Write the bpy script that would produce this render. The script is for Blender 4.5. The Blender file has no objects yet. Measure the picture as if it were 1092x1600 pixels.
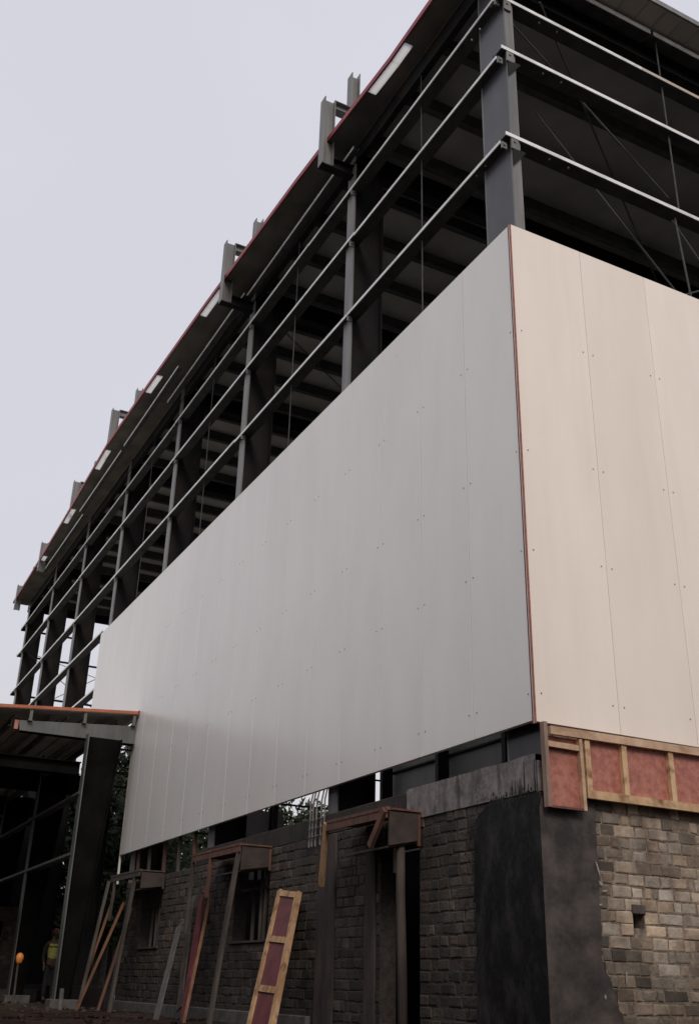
import bpy, bmesh, math, random
from mathutils import Vector, Matrix, Euler, noise
R = math.radians
random.seed(7)
SC = bpy.context.scene
C = SC.collection
U = 1.15                      # one panel width in metres; shapes below are given in panel widths

# ------------------------------------------------------------------ camera, sky, sun, exposure
yaw, pitch, roll = 0.468067, 0.434135, 0.0274648
fw = Vector((math.sin(yaw)*math.cos(pitch), math.cos(yaw)*math.cos(pitch), math.sin(pitch)))
rt = Vector((math.cos(yaw), -math.sin(yaw), 0)); up = rt.cross(fw)
r2 = math.cos(roll)*rt + math.sin(roll)*up; u2 = -math.sin(roll)*rt + math.cos(roll)*up
cd = bpy.data.cameras.new('camera'); cam = bpy.data.objects.new('camera', cd); C.objects.link(cam)
m = Matrix((r2, u2, -fw)).transposed().to_4x4(); m.translation = Vector((-5.82824, -7.60122, 0))*U
cam.matrix_world = m
cd.sensor_fit = 'VERTICAL'; cd.sensor_height = 24; cd.lens = 24*1601.85/1600; cd.clip_start = .1; cd.clip_end = 2000
SC.camera = cam

SUN_EL, SUN_AZ = 38, 197       # azimuth clockwise from +Y
w = bpy.data.worlds.new('World'); SC.world = w; w.use_nodes = True
nt = w.node_tree; nt.nodes.clear()
N = nt.nodes.new; L = nt.links.new
out = N('ShaderNodeOutputWorld'); bg = N('ShaderNodeBackground'); sky = N('ShaderNodeTexSky')
sky.sky_type = 'NISHITA'; sky.sun_disc = False; sky.sun_elevation = R(SUN_EL); sky.sun_rotation = R(SUN_AZ)
sky.dust_density = 5; sky.air_density = 1.5
tc = N('ShaderNodeTexCoord'); sp = N('ShaderNodeSeparateXYZ'); L(tc.outputs['Generated'], sp.inputs[0])
cr = N('ShaderNodeValToRGB'); L(sp.outputs['Z'], cr.inputs[0])
cr.color_ramp.elements[0].position = .0; cr.color_ramp.elements[0].color = (.655, .635, .655, 1)
cr.color_ramp.elements[1].position = .8; cr.color_ramp.elements[1].color = (.64, .64, .705, 1)
e = cr.color_ramp.elements.new(.3); e.color = (.635, .625, .675, 1)
ns = N('ShaderNodeTexNoise'); ns.inputs['Scale'].default_value = 2.2; ns.inputs['Detail'].default_value = 5
L(tc.outputs['Generated'], ns.inputs['Vector'])
mr = N('ShaderNodeMapRange'); mr.inputs['To Min'].default_value = 10.8; mr.inputs['To Max'].default_value = 12.6
L(ns.outputs[0], mr.inputs[0])
vm = N('ShaderNodeVectorMath'); vm.operation = 'SCALE'; L(cr.outputs[0], vm.inputs[0]); L(mr.outputs[0], vm.inputs['Scale'])
mx = N('ShaderNodeMix'); mx.data_type = 'RGBA'; mx.inputs[0].default_value = .86
L(sky.outputs[0], mx.inputs[6]); L(vm.outputs[0], mx.inputs[7]); L(mx.outputs[2], bg.inputs[0])
bg.inputs[1].default_value = .1; L(bg.outputs[0], out.inputs[0])
sd = bpy.data.lights.new('sun', 'SUN'); sd.energy = 1.58; sd.angle = R(20); sd.color = (1, .93, .85)
so = bpy.data.objects.new('sun', sd); C.objects.link(so)
sdir = Vector((math.sin(R(SUN_AZ))*math.cos(R(SUN_EL)), math.cos(R(SUN_AZ))*math.cos(R(SUN_EL)), math.sin(R(SUN_EL))))
so.rotation_euler = sdir.to_track_quat('Z', 'Y').to_euler()
vs = SC.view_settings; vs.view_transform = 'Standard'; vs.look = 'None'; vs.gamma = 1; vs.exposure = 0
try: vs.use_curve_mapping = False
except Exception: pass

# ------------------------------------------------------------------ materials
def mat(name, c1, c2=None, scale=4, rough=.7, bump=0, metal=0, stretch=(1, 1, 1), detail=6, lo=.35, hi=.65, tone=False, spec=.5, bscale=None, emit=None, streak=None, bdist=.01, coat=0, var=0, knots=None):
    m = bpy.data.materials.new(name); m.use_nodes = True
    t = m.node_tree; b = t.nodes['Principled BSDF']; n = t.nodes.new; l = t.links.new
    c2 = c2 or c1
    co = n('ShaderNodeTexCoord'); oi = n('ShaderNodeObjectInfo')
    ad = n('ShaderNodeVectorMath'); ad.operation = 'ADD'
    rs = n('ShaderNodeVectorMath'); rs.operation = 'SCALE'; rs.inputs[0].default_value = (37, 91, 53); l(oi.outputs['Random'], rs.inputs['Scale'])
    l(co.outputs['Object'], ad.inputs[0]); l(rs.outputs[0], ad.inputs[1])
    mp = n('ShaderNodeMapping'); mp.inputs['Scale'].default_value = stretch; l(ad.outputs[0], mp.inputs[0])
    no = n('ShaderNodeTexNoise'); no.inputs['Scale'].default_value = scale; no.inputs['Detail'].default_value = detail; no.inputs['Roughness'].default_value = .6
    l(mp.outputs[0], no.inputs['Vector'])
    ra = n('ShaderNodeValToRGB'); ra.color_ramp.elements[0].position = lo; ra.color_ramp.elements[1].position = hi
    ra.color_ramp.elements[0].color = (*c1, 1); ra.color_ramp.elements[1].color = (*c2, 1); l(no.outputs[0], ra.inputs[0])
    col = ra.outputs[0]
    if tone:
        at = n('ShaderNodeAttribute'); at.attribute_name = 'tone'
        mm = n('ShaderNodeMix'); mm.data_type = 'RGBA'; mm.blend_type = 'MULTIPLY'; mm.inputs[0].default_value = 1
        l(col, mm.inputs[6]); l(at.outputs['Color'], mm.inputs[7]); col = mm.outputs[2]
    if streak:                                            # (colour, amount, scale xyz)
        sc_, am, sv = streak
        m2 = n('ShaderNodeMapping'); m2.inputs['Scale'].default_value = sv; l(ad.outputs[0], m2.inputs[0])
        n2 = n('ShaderNodeTexNoise'); n2.inputs['Scale'].default_value = 1; n2.inputs['Detail'].default_value = 5; l(m2.outputs[0], n2.inputs['Vector'])
        r3 = n('ShaderNodeMapRange'); r3.inputs['From Min'].default_value = .5; r3.inputs['From Max'].default_value = .75; r3.inputs['To Max'].default_value = am; l(n2.outputs[0], r3.inputs[0])
        mm = n('ShaderNodeMix'); mm.data_type = 'RGBA'; l(r3.outputs[0], mm.inputs[0]); l(col, mm.inputs[6]); mm.inputs[7].default_value = (*sc_, 1); col = mm.outputs[2]
    if knots:                                             # (colour, scale, size)
        kc, ks, kz = knots
        vo = n('ShaderNodeTexVoronoi'); vo.inputs['Scale'].default_value = ks; l(ad.outputs[0], vo.inputs['Vector'])
        wn = n('ShaderNodeTexNoise'); wn.inputs['Scale'].default_value = ks*3; l(ad.outputs[0], wn.inputs['Vector'])
        sm_ = n('ShaderNodeMath'); sm_.operation = 'MULTIPLY_ADD'; sm_.inputs[1].default_value = .25; l(wn.outputs[0], sm_.inputs[0]); l(vo.outputs['Distance'], sm_.inputs[2])
        r4 = n('ShaderNodeMapRange'); r4.inputs['From Min'].default_value = kz+.12; r4.inputs['From Max'].default_value = kz+.03; r4.inputs['To Max'].default_value = .85; l(sm_.outputs[0], r4.inputs[0])
        mm = n('ShaderNodeMix'); mm.data_type = 'RGBA'; l(r4.outputs[0], mm.inputs[0]); l(col, mm.inputs[6]); mm.inputs[7].default_value = (*kc, 1); col = mm.outputs[2]
    if var:
        r5 = n('ShaderNodeMapRange'); r5.inputs['To Min'].default_value = 1-var; r5.inputs['To Max'].default_value = 1+var; l(oi.outputs['Random'], r5.inputs[0])
        vs_ = n('ShaderNodeVectorMath'); vs_.operation = 'SCALE'; l(col, vs_.inputs[0]); l(r5.outputs[0], vs_.inputs['Scale']); col = vs_.outputs[0]
    l(col, b.inputs['Base Color'])
    b.inputs['Roughness'].default_value = rough; b.inputs['Metallic'].default_value = metal
    b.inputs['Specular IOR Level'].default_value = spec
    if coat: b.inputs['Coat Weight'].default_value = coat; b.inputs['Coat Roughness'].default_value = .12
    if bump:
        bn = n('ShaderNodeTexNoise'); bn.inputs['Scale'].default_value = bscale or scale*4; bn.inputs['Detail'].default_value = 6; l(mp.outputs[0], bn.inputs['Vector'])
        bp = n('ShaderNodeBump'); bp.inputs['Strength'].default_value = bump; bp.inputs['Distance'].default_value = bdist; l(bn.outputs[0], bp.inputs['Height']); l(bp.outputs[0], b.inputs['Normal'])
    if emit: b.inputs['Emission Color'].default_value = (*emit, 1); b.inputs['Emission Strength'].default_value = 1
    return m
M = {}
M['panel_w'] = mat('panel_white_long_wall', (.70, .672, .638), (.75, .722, .688), 1.2, .3, .04, stretch=(1, 1, .35), streak=((.58, .56, .54), .07, (5, 5, .3)), bscale=1.1, bdist=.03, coat=.12, var=.018, knots=((.42, .40, .37), 1.4, .02))
M['panel_c'] = mat('panel_cream_gable', (.77, .675, .595), (.83, .735, .66), .9, .38, .04, stretch=(1, 1, .3), streak=((.6, .52, .44), .13, (5, 5, .3)), bscale=1.1, bdist=.03, coat=.15, var=.02, knots=((.5, .42, .35), 1.2, .02))
M['core'] = mat('foam_core_red', (.24, .075, .055), (.36, .14, .11), 14, .9)
M['galv'] = mat('galvanised_girt', (.64, .64, .63), (.82, .82, .81), 6, .45, metal=.1, stretch=(.4, .4, 1), streak=((.25, .22, .2), .5, (3, 3, 3)))
M['galv_warm'] = mat('galvanised_rusty_girt', (.45, .42, .36), (.46, .27, .16), .5, .5, metal=.2, lo=.45, hi=.75)
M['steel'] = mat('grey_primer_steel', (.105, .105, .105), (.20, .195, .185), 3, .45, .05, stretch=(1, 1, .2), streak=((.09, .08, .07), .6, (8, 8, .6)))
M['steel_d'] = mat('dark_steel', (.010, .0095, .010), (.020, .0185, .019), 1.3, .6, .05, stretch=(1, 1, .4), spec=.12, streak=((.05, .03, .022), .4, (3, 3, 1.5)))  # darker tone for column webs, rafters and rear frame
M['steel_g'] = mat('glossy_dark_steel', (.018, .018, .021), (.045, .045, .051), 1.6, .32, .05, stretch=(1, 1, .5))
M['web'] = mat('girt_shade_underside', (.05, .05, .05), (.08, .08, .078), 4, .7, spec=.2)  # shade under the girts painted in; liner and joists share this dark
M['brace'] = mat('rod_steel', (.028, .028, .03), (.055, .055, .055), 6, .6)
M['roof_u'] = mat('roof_sheet_underside', (.30, .29, .27), (.40, .39, .37), 1, .7, spec=.2)
M['joist'] = mat('roof_joist_grey', (.62, .61, .60), (.76, .75, .73), 2, .6)
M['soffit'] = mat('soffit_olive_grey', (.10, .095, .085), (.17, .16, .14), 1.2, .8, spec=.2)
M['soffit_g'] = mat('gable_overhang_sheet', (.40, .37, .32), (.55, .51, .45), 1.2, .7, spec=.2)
M['slab'] = mat('pale_floor_slab', (.42, .40, .38), (.52, .50, .47), .8, .9)
M['gable_blocker'] = mat('blocker_dark', (.06, .05, .045), (.09, .075, .065), 2, .7)  # colour of the added light blocker
M['red'] = mat('red_flashing', (.20, .018, .026), (.27, .03, .035), 3, .5)
M['orange'] = mat('orange_flashing', (.38, .10, .045), (.48, .145, .07), 3, .6, streak=((.2, .08, .05), .5, (2, 2, 2)))
M['annex_steel'] = mat('annex_steel', (.075, .08, .08), (.12, .125, .12), 2.5, .45, stretch=(1, 1, .3), streak=((.05, .04, .035), .5, (7, 7, .8)))
M['annex_dark'] = mat('annex_shaded_steel', (.0045, .0042, .004), (.009, .0085, .008), 2, .9, spec=.03)  # shade under the annex roof painted into this steel
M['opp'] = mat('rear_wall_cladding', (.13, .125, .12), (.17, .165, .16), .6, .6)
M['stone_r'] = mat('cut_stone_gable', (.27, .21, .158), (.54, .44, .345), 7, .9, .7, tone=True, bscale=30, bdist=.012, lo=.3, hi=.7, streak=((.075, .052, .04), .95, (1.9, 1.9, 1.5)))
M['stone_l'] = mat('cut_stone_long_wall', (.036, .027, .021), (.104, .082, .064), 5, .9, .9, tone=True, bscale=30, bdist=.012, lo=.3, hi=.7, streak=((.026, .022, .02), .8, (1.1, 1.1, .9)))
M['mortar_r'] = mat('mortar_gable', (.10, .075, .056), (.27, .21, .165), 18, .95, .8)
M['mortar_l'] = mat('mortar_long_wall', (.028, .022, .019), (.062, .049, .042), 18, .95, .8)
M['ring'] = mat('ring_beam_concrete', (.085, .072, .070), (.27, .235, .232), 7, .9, .8, stretch=(1, 1, .7), lo=.3, hi=.7, streak=((.035, .03, .03), .9, (7, 7, .9)))
M['ring_d'] = mat('dark_ring_beam', (.016, .011, .010), (.034, .025, .023), 3, .85, .4)
M['pilaster'] = mat('pilaster_concrete', (.028, .021, .018), (.068, .050, .043), 4, .9, .6, stretch=(1, 1, .35), streak=((.016, .012, .011), .8, (9, 9, .6)))
M['plaster'] = mat('dark_corner_render', (.018, .014, .012), (.080, .062, .056), 3.4, .7, .6, streak=((.014, .012, .012), .9, (2.2, 2.2, 1.0)))
M['bitumen'] = mat('bitumen_black', (.0034, .0028, .0025), (.038, .034, .033), 4.2, .6, .9, stretch=(1.3, 1.3, .6), lo=.46, hi=.78, spec=.3, detail=9)
M['plinth'] = mat('plinth_concrete', (.06, .056, .052), (.11, .10, .095), 5, .9, .5)
M['wood'] = mat('sawn_pine', (.29, .16, .078), (.46, .285, .155), 5, .75, .4, stretch=(1, 1, .25), streak=((.12, .055, .025), .9, (11, 11, 7)), knots=((.06, .028, .014), 5, .03))
M['wood_p'] = mat('pale_pine', (.40, .25, .155), (.58, .40, .275), 5, .75, .4, streak=((.2, .1, .05), .6, (3, 12, 12)), knots=((.09, .045, .025), 4, .03))
M['wood_b'] = mat('lightened_pine', (.42, .255, .13), (.62, .42, .245), 5, .75, .4, stretch=(1, 1, .5), streak=((.16, .075, .035), .9, (7, 7, 9)), knots=((.07, .032, .016), 4, .03))  # pine lightened to make up for light blocked from the gable
M['wood_g'] = mat('weathered_timber', (.036, .029, .025), (.09, .073, .063), 6, .9, .5, stretch=(1, 1, .2))
M['wood_r'] = mat('red_brown_timber', (.075, .034, .024), (.15, .07, .048), 6, .85, .5, stretch=(1, 1, .25))
M['ply'] = mat('red_film_ply', (.30, .095, .068), (.44, .175, .13), 14, .5, .3, streak=((.15, .045, .034), .8, (3, 3, 3)), knots=((.16, .06, .045), 5, .02))
M['ply_o'] = mat('dark_ply', (.026, .018, .015), (.055, .038, .032), 5, .8, .4)  # darker sheet for hood ends and undersides
M['wood_o'] = mat('dull_orange_batten', (.12, .055, .028), (.22, .105, .058), 6, .85, .4, stretch=(1, 1, .25))
M['wood_s'] = mat('brown_grey_pine', (.17, .11, .085), (.29, .20, .155), 6, .85, .5, stretch=(1, 1, .25))
M['ply_d'] = mat('dark_red_ply', (.085, .020, .024), (.14, .035, .038), 5, .5, .3)
M['rust'] = mat('rebar_steel', (.12, .11, .105), (.22, .20, .19), 12, .6)
M['mud'] = mat('mud_ground', (.012, .007, .006), (.040, .026, .021), 1.3, .95, .9, bscale=9, bdist=.06, spec=.08, streak=((.20, .17, .14), .55, (.09, .09, .09)))
M['bark'] = mat('bark', (.03, .025, .02), (.06, .05, .04), 6, .9, .6)
M['leaf'] = mat('leaf_dark_green', (.012, .017, .009), (.035, .045, .02), 2, .8, spec=.15)
M['black'] = mat('dark_cavity', (.004, .004, .004))
M['screw'] = mat('screw_head', (.25, .22, .2), rough=.4, metal=.6)
M['white'] = mat('pale_pvc', (.5, .48, .45), (.6, .58, .55))
M['vest'] = mat('vest_yellow', (.34, .34, .07), (.46, .45, .12), 12, .8)
M['cloth'] = mat('dark_cloth', (.012, .012, .014), (.025, .024, .026), 8, .9)
M['skin'] = mat('skin_brown', (.09, .045, .03), rough=.6)
M['helmet'] = mat('helmet_red', (.12, .025, .02), rough=.35)
M['ball'] = mat('orange_plastic', (.62, .20, .04), (.70, .26, .06), 6, .45)
M['neigh'] = mat('neighbour_render', (.10, .09, .08), (.14, .13, .12), 1, .9)
M['neigh_w'] = mat('neighbour_pale_panel', (.55, .53, .52), (.6, .58, .57), 1, .7)
gm = bpy.data.materials.new('skylight_sheet'); gm.use_nodes = True
t_ = gm.node_tree; t_.nodes.clear(); o_ = t_.nodes.new('ShaderNodeOutputMaterial'); a_ = t_.nodes.new('ShaderNodeBsdfTranslucent'); b_ = t_.nodes.new('ShaderNodeBsdfDiffuse'); c_ = t_.nodes.new('ShaderNodeMixShader')
a_.inputs[0].default_value = (.96, .96, .95, 1); b_.inputs[0].default_value = (.7, .72, .72, 1); c_.inputs[0].default_value = .25
t_.links.new(a_.outputs[0], c_.inputs[1]); t_.links.new(b_.outputs[0], c_.inputs[2]); t_.links.new(c_.outputs[0], o_.inputs[0]); M['skyl'] = gm

# ------------------------------------------------------------------ mesh helpers (all coordinates in panel widths, world space)
class MB:
    def __init__(s): s.v = []; s.f = []; s.tone = []; s.mi = []; s.cur = 0
    def add(s, vs, fs, tone=1.0):
        o = len(s.v); s.v += [tuple(v) for v in vs]
        for f in fs: s.f.append(tuple(i+o for i in f)); s.tone.append(tone); s.mi.append(s.cur)
    def box(s, x0, x1, y0, y1, z0, z1, ch=0, tone=1.0):
        if x0 > x1: x0, x1 = x1, x0
        if y0 > y1: y0, y1 = y1, y0
        if z0 > z1: z0, z1 = z1, z0
        if not ch:
            s.add([(x0,y0,z0),(x1,y0,z0),(x1,y1,z0),(x0,y1,z0),(x0,y0,z1),(x1,y0,z1),(x1,y1,z1),(x0,y1,z1)],
                  [(0,3,2,1),(4,5,6,7),(0,1,5,4),(1,2,6,5),(2,3,7,6),(3,0,4,7)], tone); return s
        bm = bmesh.new(); bmesh.ops.create_cube(bm, size=1)
        for v in bm.verts: v.co = Vector(((x0+x1)/2+v.co.x*(x1-x0), (y0+y1)/2+v.co.y*(y1-y0), (z0+z1)/2+v.co.z*(z1-z0)))
        bmesh.ops.bevel(bm, geom=list(bm.edges), offset=ch, segments=1, affect='EDGES')
        s.bm(bm, tone); return s
    def bm(s, bm, tone=1.0):
        bm.verts.index_update(); s.add([v.co.copy() for v in bm.verts], [[v.index for v in f.verts] for f in bm.faces], tone); bm.free()
    def beam(s, a, b, wd, dp, side=(0, 1, 0), ch=.006, tone=1.0, warp=0):
        """rectangular bar from a to b; wd along `side`, dp across"""
        a = Vector(a); b = Vector(b); d = (b-a); ln = d.length; d.normalize()
        sx = Vector(side); sx = (sx-d*sx.dot(d)).normalized(); sy = d.cross(sx)
        bm = bmesh.new(); n = 6 if warp else 1
        rings = []
        for i in range(n+1):
            t = i/n; c = a+d*ln*t + (sx*math.sin(t*math.pi)*warp if warp else Vector())
            rings.append([bm.verts.new(c+sx*wd/2*p+sy*dp/2*q) for p, q in ((-1,-1),(1,-1),(1,1),(-1,1))])
        for i in range(n):
            for k in range(4): bm.faces.new((rings[i][k], rings[i][(k+1)%4], rings[i+1][(k+1)%4], rings[i+1][k]))
        bm.faces.new(rings[0][::-1]); bm.faces.new(rings[-1])
        if ch: bmesh.ops.bevel(bm, geom=[e for e in bm.edges if len(e.link_faces) == 2 and e.calc_face_angle(0) > 1], offset=ch, segments=1, affect='EDGES')
        s.bm(bm, tone); return s
    def tube(s, pts, rad, n=8, jit=0):
        pts = [Vector(p) for p in pts]; rings = []; vs = []; fs = []
        for i, p in enumerate(pts):
            d = (pts[min(i+1, len(pts)-1)]-pts[max(i-1, 0)]).normalized()
            ax = Vector((1, 0, 0)) if abs(d.x) < .8 else Vector((0, 1, 0)); ax = (ax-d*ax.dot(d)).normalized(); ay = d.cross(ax)
            rr = rad[i] if isinstance(rad, (list, tuple)) else rad
            for k in range(n):
                a = 2*math.pi*k/n; q = rr*(1+random.uniform(-jit, jit)); vs.append(p+ax*math.cos(a)*q+ay*math.sin(a)*q)
        for i in range(len(pts)-1):
            for k in range(n): fs.append((i*n+k, i*n+(k+1)%n, (i+1)*n+(k+1)%n, (i+1)*n+k))
        fs.append(tuple(range(n))[::-1]); fs.append(tuple((len(pts)-1)*n+k for k in range(n)))
        s.add(vs, fs); return s
    def prism(s, poly, fn):
        """poly of 2-D points; fn(p, side) gives 3-D for side 0/1"""
        n = len(poly); vs = [fn(p, 0) for p in poly]+[fn(p, 1) for p in poly]
        s.add(vs, [tuple(range(n))[::-1], tuple(range(n, 2*n))]+[(i, (i+1)%n, n+(i+1)%n, n+i) for i in range(n)]); return s
    def isec(s, cx, cy, z0, z1, dx, dy, tf, tw, along='x'):
        """upright I section: flanges perpendicular to `along`"""
        if along == 'x':
            s.box(cx-dx/2, cx-dx/2+tf, cy-dy/2, cy+dy/2, z0, z1); s.box(cx+dx/2-tf, cx+dx/2, cy-dy/2, cy+dy/2, z0, z1); s.box(cx-dx/2+tf, cx+dx/2-tf, cy-tw/2, cy+tw/2, z0, z1)
        else:
            s.box(cx-dx/2, cx+dx/2, cy-dy/2, cy-dy/2+tf, z0, z1); s.box(cx-dx/2, cx+dx/2, cy+dy/2-tf, cy+dy/2, z0, z1); s.box(cx-tw/2, cx+tw/2, cy-dy/2+tf, cy+dy/2-tf, z0, z1)
        return s

def wloc(o):
    v = Vector()
    while o: v += o.location; o = o.parent
    return v
def obj(name, mb, m, parent=None, smooth=False, at=None, label=None):
    base = wloc(parent) if parent else Vector()
    org = Vector(at)*U if at is not None else base
    me = bpy.data.meshes.new(name); me.from_pydata([(Vector(v)*U-org) for v in mb.v], [], mb.f)
    ms = m if isinstance(m, (list, tuple)) else [m]
    for q in ms: me.materials.append(q)
    bm = bmesh.new(); bm.from_mesh(me); bmesh.ops.recalc_face_normals(bm, faces=bm.faces); bm.to_mesh(me); bm.free()
    if len(ms) > 1: me.polygons.foreach_set('material_index', mb.mi)
    if any(t != 1.0 for t in mb.tone):
        a = me.attributes.new('tone', 'FLOAT_COLOR', 'CORNER')
        for p in me.polygons:
            t = mb.tone[p.index]; t = (t, t, t) if isinstance(t, float) else t
            for li in p.loop_indices: a.data[li].color = (*t, 1)
    if smooth:
        for p in me.polygons: p.use_smooth = True
    o = bpy.data.objects.new(name, me); C.objects.link(o)
    if parent: o.parent = parent
    o.location = org-base
    if label: o['label'] = label
    return o
def tag(o, label, cat, group=None, kind=None):
    if label: o['label'] = label
    if cat: o['category'] = cat
    if group: o['group'] = group
    if kind: o['kind'] = kind
    return o
def thing(name, at, label, cat, group=None):
    o = bpy.data.objects.new(name, None); C.objects.link(o); o.location = Vector(at)*U; o.empty_display_size = .3
    return tag(o, label, cat, group)
def dup(o, off, parent):
    c = o.copy(); C.objects.link(c); c.parent = parent; c.location = o.location+Vector(off)*U
    for ch in o.children:
        d = ch.copy(); C.objects.link(d); d.parent = c
    return c

G0 = -.45                     # ground level at the wall
BAY = 4.3817; NB = 7; LEN = BAY*NB; W = 16
# ------------------------------------------------------------------ ground
def gz(x, y):
    t = min(1, max(0, (4-y)/10)); t = t*t*(3-2*t)
    return G0-.03-.9*t+(.05*noise.noise((x*.5, y*.5, 0))+.02*noise.noise((x*2, y*2, 3)))*(1 if y > -60 else 0)
g = MB(); xs = [-400, -150, -60, -30]+[-20+i*.8 for i in range(56)]+[35, 60, 150, 400]; ys = [-400, -150, -60, -30]+[-20+i*.8 for i in range(76)]+[50, 60, 90, 150, 400]
g.v = [(x, y, gz(x, y)) for y in ys for x in xs]; nx = len(xs)
g.f = [(j*nx+i, j*nx+i+1, (j+1)*nx+i+1, (j+1)*nx+i) for j in range(len(ys)-1) for i in range(nx-1)]; g.tone = [1.0]*len(g.f); g.mi = [0]*len(g.f)
tag(obj('ground', g, M['mud'], smooth=True), 'dark reddish mud ground of the building site', 'ground', kind='structure')

# ------------------------------------------------------------------ main steel building
BL = thing('steel_building', (0, 0, G0), 'tall half-clad steel frame building with white wall panels and flat roof', 'building')
ZB, ZT = 2.29, 8.103
SCR = (6.64, 5.14, 4.01, 2.55)
def panel_left(z0, z1):
    p = MB(); p.box(-.012, .038, .0035, .9965, z0, z1, ch=.0025)
    p.cur = 1; q = p
    for z in SCR:
        if z0 < z < z1:
            for y in (.07, .93): q.tube([(-.012, y, z), (-.017, y, z)], .0085, 6)
    return p, q
pp, qq = panel_left(ZB, ZT)
p0 = obj('wall_panel', pp, (M['panel_w'], M['screw']), BL, at=(0, 0, ZB))
for i in range(1, 14):
    if i < 13: c = dup(p0, (0, i, 0), BL)
    else:
        a = MB(); a.box(-.012, .038, 13.0018, 13.70, ZB, ZT, ch=.0025); c = obj('wall_panel', a, M['panel_w'], BL, at=(0, 13, ZB))
p0.location.y += 0
a = MB(); a.box(-.012, .038, 13.7018, 14.9982, 5.05, ZT, ch=.0025); obj('wall_panel', a, M['panel_w'], BL, at=(0, 14, 5))
for i in (15, 16, 17):
    y1 = i+.9982 if i < 17 else 17.87
    a = MB(); a.box(-.012, .038, i+.0018, y1, 5.05, ZT, ch=.0025); obj('wall_panel', a, M['panel_w'], BL, at=(0, i, 5))
# the end panel's edge trim hanging down beside the wall
a = MB(); a.box(-.012, .03, 13.705, 13.73, 1.75, 5.0); obj('edge_trim', a, M['white'], BL)
# gable panels
a = MB(); a.box(.002, .998, -.02, .03, ZB-.015, ZT, ch=.0025)
a.cur = 1; q = a
for z in SCR:
    for x in (.07, .93): q.tube([(x, -.02, z), (x, -.025, z)], .0085, 6)
a1 = obj('wall_panel', a, (M['panel_c'], M['screw']), BL, at=(0, 0, ZB), label='cream wall panel of the gable')
b = MB(); b.box(.039, .043, .05, 13.6, ZB+.05, ZT-.05); obj('panel_liner', b, M['web'], BL, at=(.04, 0, 5))
b = MB(); b.box(.05, 15.9, .031, .035, ZB+.05, ZT-.05); obj('panel_liner', b, M['web'], BL, at=(.1, .03, 5))
for i in range(1, W):
    c = dup(a1, (i, 0, 0), BL)
# first gable panel reaches past the corner with its foam edge showing
a = MB(); a.box(-.014, .0012, -.018, .028, ZB-.03, ZT+.004); 
co = obj('panel_edge', a, M['core'], BL, label='exposed red-brown edge strip at the corner')
b = MB(); b.box(-.0165, -.0145, -.004, .006, ZB-.03, ZT); obj('seam_strip', b, M['white'], co)
b = MB(); b.box(-.0165, -.0145, .014, .018, ZB-.03, ZT); obj('seam_gap', b, M['black'], co)

# columns
def column(k, top=13.0):
    y = k*BAY
    if k == 0:
        a = MB(); a.box(.14, .27, .06, .09, G0, top); a.box(.14, .27, .62, .65, G0, top)
        a.box(.15, .17, .0905, .6195, G0, top)
        c = obj('corner_column', a, [M['steel']], BL, at=(.2, .3, G0))
        w_ = MB(); w_.box(.1415, .1485, .0915, .6185, G0, top-.01); obj('column_web', w_, M['steel_g'], c)
    else:
        a = MB(); a.box(.10, .125, y-.125, y+.125, G0, top); 
        c = obj('column', a, M['steel'], BL, at=(.4, y, G0))
        w_ = MB(); w_.box(.126, .63, y-.05, y-.035, G0, top-.01); w_.box(.631, .655, y-.12, y+.12, G0, top-.01)
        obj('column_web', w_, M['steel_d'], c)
    return c
for k in range(NB+1): column(k)
for k in range(NB+1):          # far long wall columns
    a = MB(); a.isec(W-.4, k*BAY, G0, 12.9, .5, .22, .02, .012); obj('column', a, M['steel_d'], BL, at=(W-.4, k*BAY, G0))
for x in (5.3, 10.6):          # gable columns, near and far
    for y in (.3, LEN+.1):
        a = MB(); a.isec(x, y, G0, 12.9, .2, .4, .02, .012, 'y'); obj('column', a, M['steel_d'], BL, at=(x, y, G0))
# frame rafters and roof joists
for k in range(NB+1):
    y = k*BAY+(.35 if k == 0 else 0)
    a = MB(); a.box(.66, W-.7, y-.1, y+.1, 12.60, 12.62); a.box(.66, W-.7, y-.1, y+.1, 12.98, 13.0); a.box(.66, W-.7, y-.01, y+.01, 12.6205, 12.9795)
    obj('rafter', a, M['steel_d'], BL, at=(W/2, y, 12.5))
j = 0
ys_ = [.55+i*1.0954 for i in range(28)]
a = MB(); y = ys_[0]
a.box(.2, W-.1, y-.02, y, 12.76, 13.0); a.box(.2, W-.1, y+.0005, y+.10, 12.76, 12.775)
j0 = obj('roof_joist', a, M['web'], BL, at=(W/2, y, 12.8))
for y in ys_[1:]: dup(j0, (0, y-ys_[0], 0), BL)
# eave beam
a = MB(); a.box(.10, .2, .1, LEN+.4, 12.66, 12.70); a.box(.105, .12, .1, LEN+.4, 12.7005, 12.98); obj('eave_beam', a, M['steel_d'], BL, at=(.1, 15, 12.8))
# roof sheets: an eave that wanders a little
EP = [(-.3, -.24), (2.4, -.265), (4.2, -.36), (5.6, -.43), (9.8, -.57), (13.5, -.655), (17, -.70), (22.7, -.55), (28.1, -.45), (31.3, -.41)]
def ex(y):
    for (a, b), (c, d) in zip(EP, EP[1:]):
        if a <= y <= c: return b+(d-b)*(y-a)/(c-a)
    return EP[0][1] if y < -.3 else EP[-1][1]
RX = MB(); sk = [(2.0, 3.1), (9.1, 10.15), (12.9, 13.8), (17.2, 18.5), (21.5, 22.7), (25.8, 27.0)]
cuts = sorted({-.3, 31.3} | {p for s_ in sk for p in s_} | {p[0] for p in EP})
rf = MB(); rf.box(.1, W+.3, .06, 31.3, 13.01, 13.05)
for i in range(50): rf.box(.15+i*.33, .18+i*.33, -.29, .05, 12.985, 12.9995)
roof = obj('roof', rf, M['roof_u'], BL, at=(W/2, 15, 13))
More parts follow.
